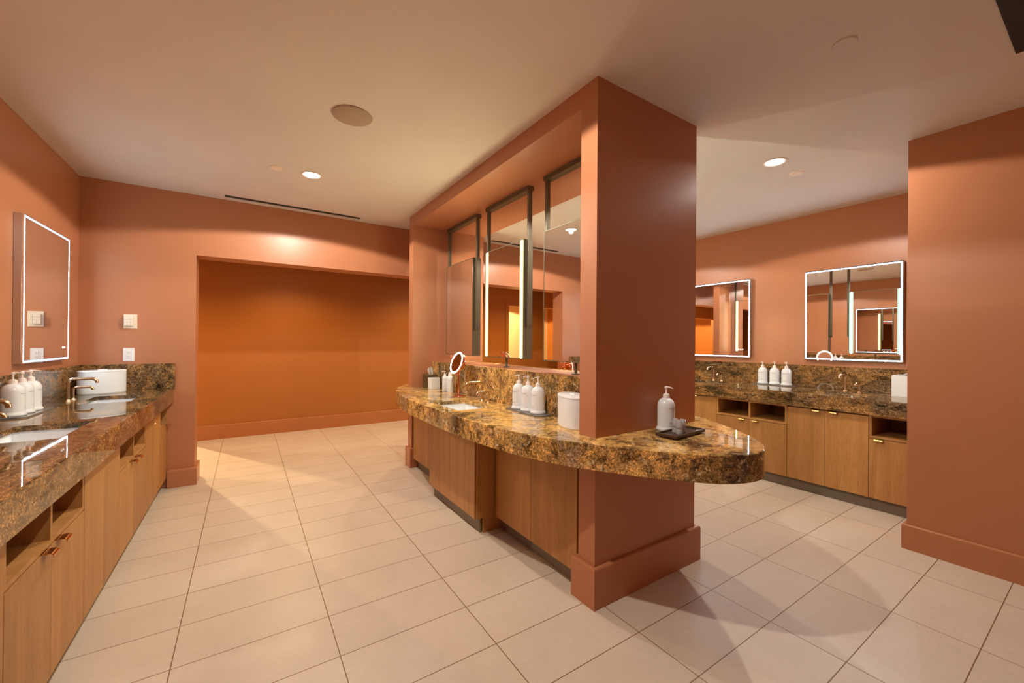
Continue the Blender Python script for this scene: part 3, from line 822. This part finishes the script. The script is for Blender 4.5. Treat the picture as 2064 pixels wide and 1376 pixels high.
# ================================================================ HANGING MIRRORS
XM = 1.930
def hanging(yc, strips, label):
    hw = 0.318
    t = thing('hanging_mirror', label, 'mirror', (XM, yc, SILL), 0, 'double-sided mirrors hung in the central opening')
    z0, z1 = 1.240, 2.222
    fr = MB()
    xf, xb = XM-0.045, XM+0.045
    th = 0.007
    fr.box(xf, yc-hw, z0, xb, yc-hw+th, z1); fr.box(xf, yc+hw-th, z0, xb, yc+hw, z1)
    fr.box(xf, yc-hw+th, z0, xb, yc+hw-th, z0+th); fr.box(xf, yc-hw+th, z1-th, xb, yc+hw-th, z1)
    fr.box(XM-0.03, yc-hw+th, z0+th, XM+0.03, yc+hw-th, z1-th)
    fr.build('frame', M_DARKMETAL, t)
    for sx in (-1, 1):
        lit = strips.get(sx); sw = 0.052 if lit else 0.0
        a = XM+sx*0.030; b = XM+sx*0.0435
        MB().box(a, yc-hw+th+sw, z0+th, b, yc+hw-th-sw, z1-th).build('glass', M_MIRROR, t)
        if lit:
            for ya, yb in ((yc-hw+th, yc-hw+th+sw), (yc+hw-th-sw, yc+hw-th)):
                band = M_LEDW_B if lit == M_LEDW else M_LEDG_B
                k = 0.0065 if lit == M_LEDW else 0.005
                ym = (ya+yb)/2; x1 = XM+sx*0.0445
                st = MB().box(a, ya, z0+th, x1, ym-k, z1-th).box(a, ym+k, z0+th, x1, yb, z1-th).build('light_strip', band, t)
                MB().box(a, ym-k, z0+th, x1, ym+k, z1-th).build('light_core', lit, st)
    bar = MB().box(XM-0.030, yc-hw-0.030, SOFF-0.036, XM+0.030, yc+hw+0.030, SOFF)
    bar.build('ceiling_bar', M_DARKMETAL, t)
    for sy in (-1, 1):
        y = yc+sy*(hw+0.015)
        MB().box(XM-0.015, y-0.0145, 1.52, XM+0.015, y+0.0145, SOFF-0.036).build('post', M_DARKMETAL, t)
        MB().box(XM-0.019, y-0.0155, 1.50, XM-0.0155, y+0.0155, 2.222).build('post_clip', M_DARKMETAL, t)
    MB().lathe([(0, 0), (0.030, 0), (0.030, 0.008), (0.011, 0.010), (0.011, z0-SILL-0.001), (0, z0-SILL-0.001)], (XM, yc, SILL), 20).build('stem', M_DARKMETAL, t, smooth=30)
hanging(3.905, {1: M_LEDW}, 'plain hanging mirror in a dark frame, farthest in the central opening')
hanging(3.020, {-1: M_LEDW}, 'hanging mirror with two glowing vertical strips, middle of the central opening')
hanging(2.120, {1: M_LEDG}, 'plain hanging mirror in a dark frame, nearest, partly hidden by the pillar')

# ================================================================ LED WALL MIRRORS
def led_mirror(xw, s, yc, label, icons=-1, w=0.78, z0=1.218, z1=2.152):
    t = thing('lit_wall_mirror', label, 'mirror', (xw, yc, (z0+z1)/2), 0, 'wall mirrors with a glowing border')
    d = 0.044
    hw = w/2
    MB().box(xw, yc-hw, z0, xw+s*(d-0.006), yc+hw, z1, 0.002, 1).build('casing', M_ALU, t)
    xg0, xg1 = xw+s*(d-0.006), xw+s*d
    m0, m1 = 0.005, 0.021
    g_ = MB(); g_.box(xg0, yc-hw, z0, xg1, yc+hw, z0+m0); g_.box(xg0, yc-hw, z1-m0, xg1, yc+hw, z1)
    g_.box(xg0, yc-hw, z0+m0, xg1, yc-hw+m0, z1-m0); g_.box(xg0, yc+hw-m0, z0+m0, xg1, yc+hw, z1-m0)
    g_.box(xg0, yc-hw+m1, z0+m1, xg1, yc+hw-m1, z1-m1)
    g_.build('glass', M_MIRROR, t)
    x1 = xg1-s*0.001
    def band(a_, b_):
        l = MB()
        l.box(xg0, yc-hw+a_, z0+a_, x1, yc+hw-a_, z0+b_); l.box(xg0, yc-hw+a_, z1-b_, x1, yc+hw-a_, z1-a_)
        l.box(xg0, yc-hw+a_, z0+b_, x1, yc-hw+b_, z1-b_); l.box(xg0, yc+hw-b_, z0+b_, x1, yc+hw-a_, z1-b_)
        return l
    outer = band(m0, m0+0.005)
    inner = band(m1-0.005, m1)
    me_ = D.meshes.new('tmp'); inner.bm.to_mesh(me_); inner.bm.free(); outer.bm.from_mesh(me_); D.meshes.remove(me_)
    lb = outer.build('light_border', M_LED_B, t)
    band(m0+0.005, m1-0.005).build('light_core', M_LED, lb)
    # three small touch symbols
    for k in range(3):
        yy = yc + icons*(hw-0.085) - icons*0.024*k*1.0
        ic = MB().lathe([(0.0055, 0), (0.0078, 0), (0.0078, 0.0006), (0.0055, 0.0006)], n=16).lathe([(0, 0.0006), (0.0025, 0.0006), (0.0025, 0)], n=8)
        ic.xform(Matrix.Translation((xg1, yy, z0+0.095)) @ Matrix.Rotation(s*PI/2, 4, 'Y')).build('touch_symbol', M_ICON, t)
led_mirror(XL, 1, 4.139, 'tall wall mirror with glowing blue-white border on the left wall', icons=1)
led_mirror(XR, -1, 1.508, 'large wall mirror with glowing blue-white border on the right wall', icons=-1)
led_mirror(XR, -1, 2.846, 'wall mirror with glowing border half hidden behind the pillar', icons=-1)

# ================================================================ WALL FITTINGS
t = thing('thermostat', 'ivory square control unit on the back wall above the outlet', 'thermostat', (-0.868, YB, 1.538))
MB().box(-0.914, YB-0.008, 1.475, -0.822, YB, 1.601, 0.002, 1).build('wall_plate', M_PLATE, t)
MB().box(-0.905, YB-0.040, 1.497, -0.845, YB-0.008, 1.578, 0.003, 2).build('control_panel', M_PLATE, t)
for a in ((-0.903, 1.552, -0.848, 1.5535), (-0.903, 1.530, -0.848, 1.5315), (-0.862, 1.500, -0.8605, 1.575), (-0.884, 1.5, -0.8825, 1.53)):
    MB().box(a[0], YB-0.0408, a[1], a[2], YB-0.040, a[3]).build('groove', M_GROOVE, t)
t = thing('power_outlet', 'white double power outlet on the back wall above the backsplash', 'outlet', (-0.877, YB, 1.242))
MB().box(-0.915, YB-0.006, 1.184, -0.839, YB, 1.300, 0.002, 1).build('wall_plate', M_PLATEW, t)
MB().box(-0.894, YB-0.009, 1.206, -0.860, YB-0.006, 1.278, 0.001, 1).build('socket_face', M_PLATEW, t)
for zc in (1.260, 1.224):
    mb = MB()
    mb.box(-0.8845, YB-0.0095, zc-0.003, -0.8825, YB-0.0088, zc+0.006); mb.box(-0.8715, YB-0.0095, zc-0.003, -0.8695, YB-0.0088, zc+0.006)
    mb.box(-0.879, YB-0.0095, zc-0.011, -0.875, YB-0.0088, zc-0.007)
    mb.build('socket_slots', M_BLACK, t)

# ================================================================ CEILING FITTINGS
wh = ('above the left room near the back wall', 'above the left room, near the camera', 'above the far right room', 'above the right room in view beside the pillar', 'added behind the camera on the left', 'added behind the camera on the right')
def downlight(x, y, z, label, power, angle=158, blend=0.07, col=WARM):
    t = thing('downlight', label, 'light', (x, y, z), 0, 'round recessed downlights')
    MB().lathe([(0.062, 0), (0.078, -0.002), (0.080, -0.004), (0.078, -0.006), (0.064, -0.006), (0.062, -0.003)], (x, y, z), 32).build('trim_ring', M_DISC, t, smooth=40)
    MB().lathe([(0, -0.0015), (0.062, -0.0015), (0.062, 0.0), (0, 0.0)], (x, y, z), 32).build('lens', M_LAMP, t)
    spot('downlight_beam', (x, y, z-0.026), power, angle, blend, 0.022, col)
POW = [60, 60, 50, 46, 3, 1]
for (x, y), l_, p in zip(LIGHTS, wh, POW): downlight(x, y, CEIL, 'round glowing downlight '+l_, p)
for i, (x, y) in enumerate(HALL_LIGHTS): downlight(x, y, HALL_CEIL, 'downlight in the hall ceiling, '+('beside the lit doorway', 'left half of the hall', 'right half of the hall', 'far right')[i], 36, angle=150, blend=0.6, col=(1.0, 0.66, 0.26))
downlight(-1.4, 8.2, HALL_CEIL, 'downlight in the room beyond the hall', 240, col=(1.0, 0.74, 0.38))
o = MB().lathe([(0, -0.010), (0.108, -0.010), (0.116, -0.006), (0.118, 0), (0, 0)], (0, 0, 0), 48).build('ceiling_speaker', M_SPEAK, smooth=30, loc=(0.537, 2.632, CEIL))
tag(o, 'large round tan speaker cover on the ceiling above the left room', 'speaker')
for x, y, l_ in ((0.192, 3.767, 'left of the far left downlight'), (3.725, 1.482, 'right of the right room downlight')):
    o = MB().lathe([(0, -0.007), (0.044, -0.007), (0.048, -0.003), (0.048, 0), (0, 0)], (0, 0, 0), 32).build('sprinkler_cover', M_DISC, smooth=30, loc=(x, y, CEIL))
    tag(o, 'small pale round sprinkler cover '+l_, 'sprinkler cover', 'small ceiling covers')
o = MB().lathe([(0, -0.005), (0.044, -0.005), (0.048, -0.002), (0.048, 0), (0, 0)], (0, 0, 0), 32).build('sprinkler_cover', M_CEIL, smooth=30, loc=(2.30, 0.72, CEIL))
tag(o, 'faint round ceiling cover between pillar and black vent', 'sprinkler cover', 'small ceiling covers')
def slot(x0, x1, y, label):
    t = thing('slot_vent', label, 'vent', ((x0+x1)/2, y, CEIL), 0, 'long thin ceiling vents')
    MB().box(x0, y-0.028, CEIL-0.003, x1, y+0.028, CEIL).build('frame', M_BLACK, t)
    MB().box(x0+0.01, y-0.004, CEIL-0.006, x1-0.01, y+0.004, CEIL-0.003).build('slat', M_DARKMETAL, t)
slot(-0.184, 1.068, 4.778, 'long thin black vent in the ceiling before the back wall')
slot(2.79, 4.05, 4.778, 'long thin black vent in the ceiling beyond the central opening')
t = thing('ceiling_vent', 'black square vent on the ceiling in the top right corner', 'vent', (2.72, 0.0, CEIL))
MB().box(2.40, -0.32, CEIL-0.012, 3.03, 0.292, CEIL).build('frame', M_BLACK, t)
for k in range(9): MB().box(2.42, -0.30+0.064*k, CEIL-0.016, 3.01, -0.28+0.064*k, CEIL-0.012).build('slat', M_BLACK, t)
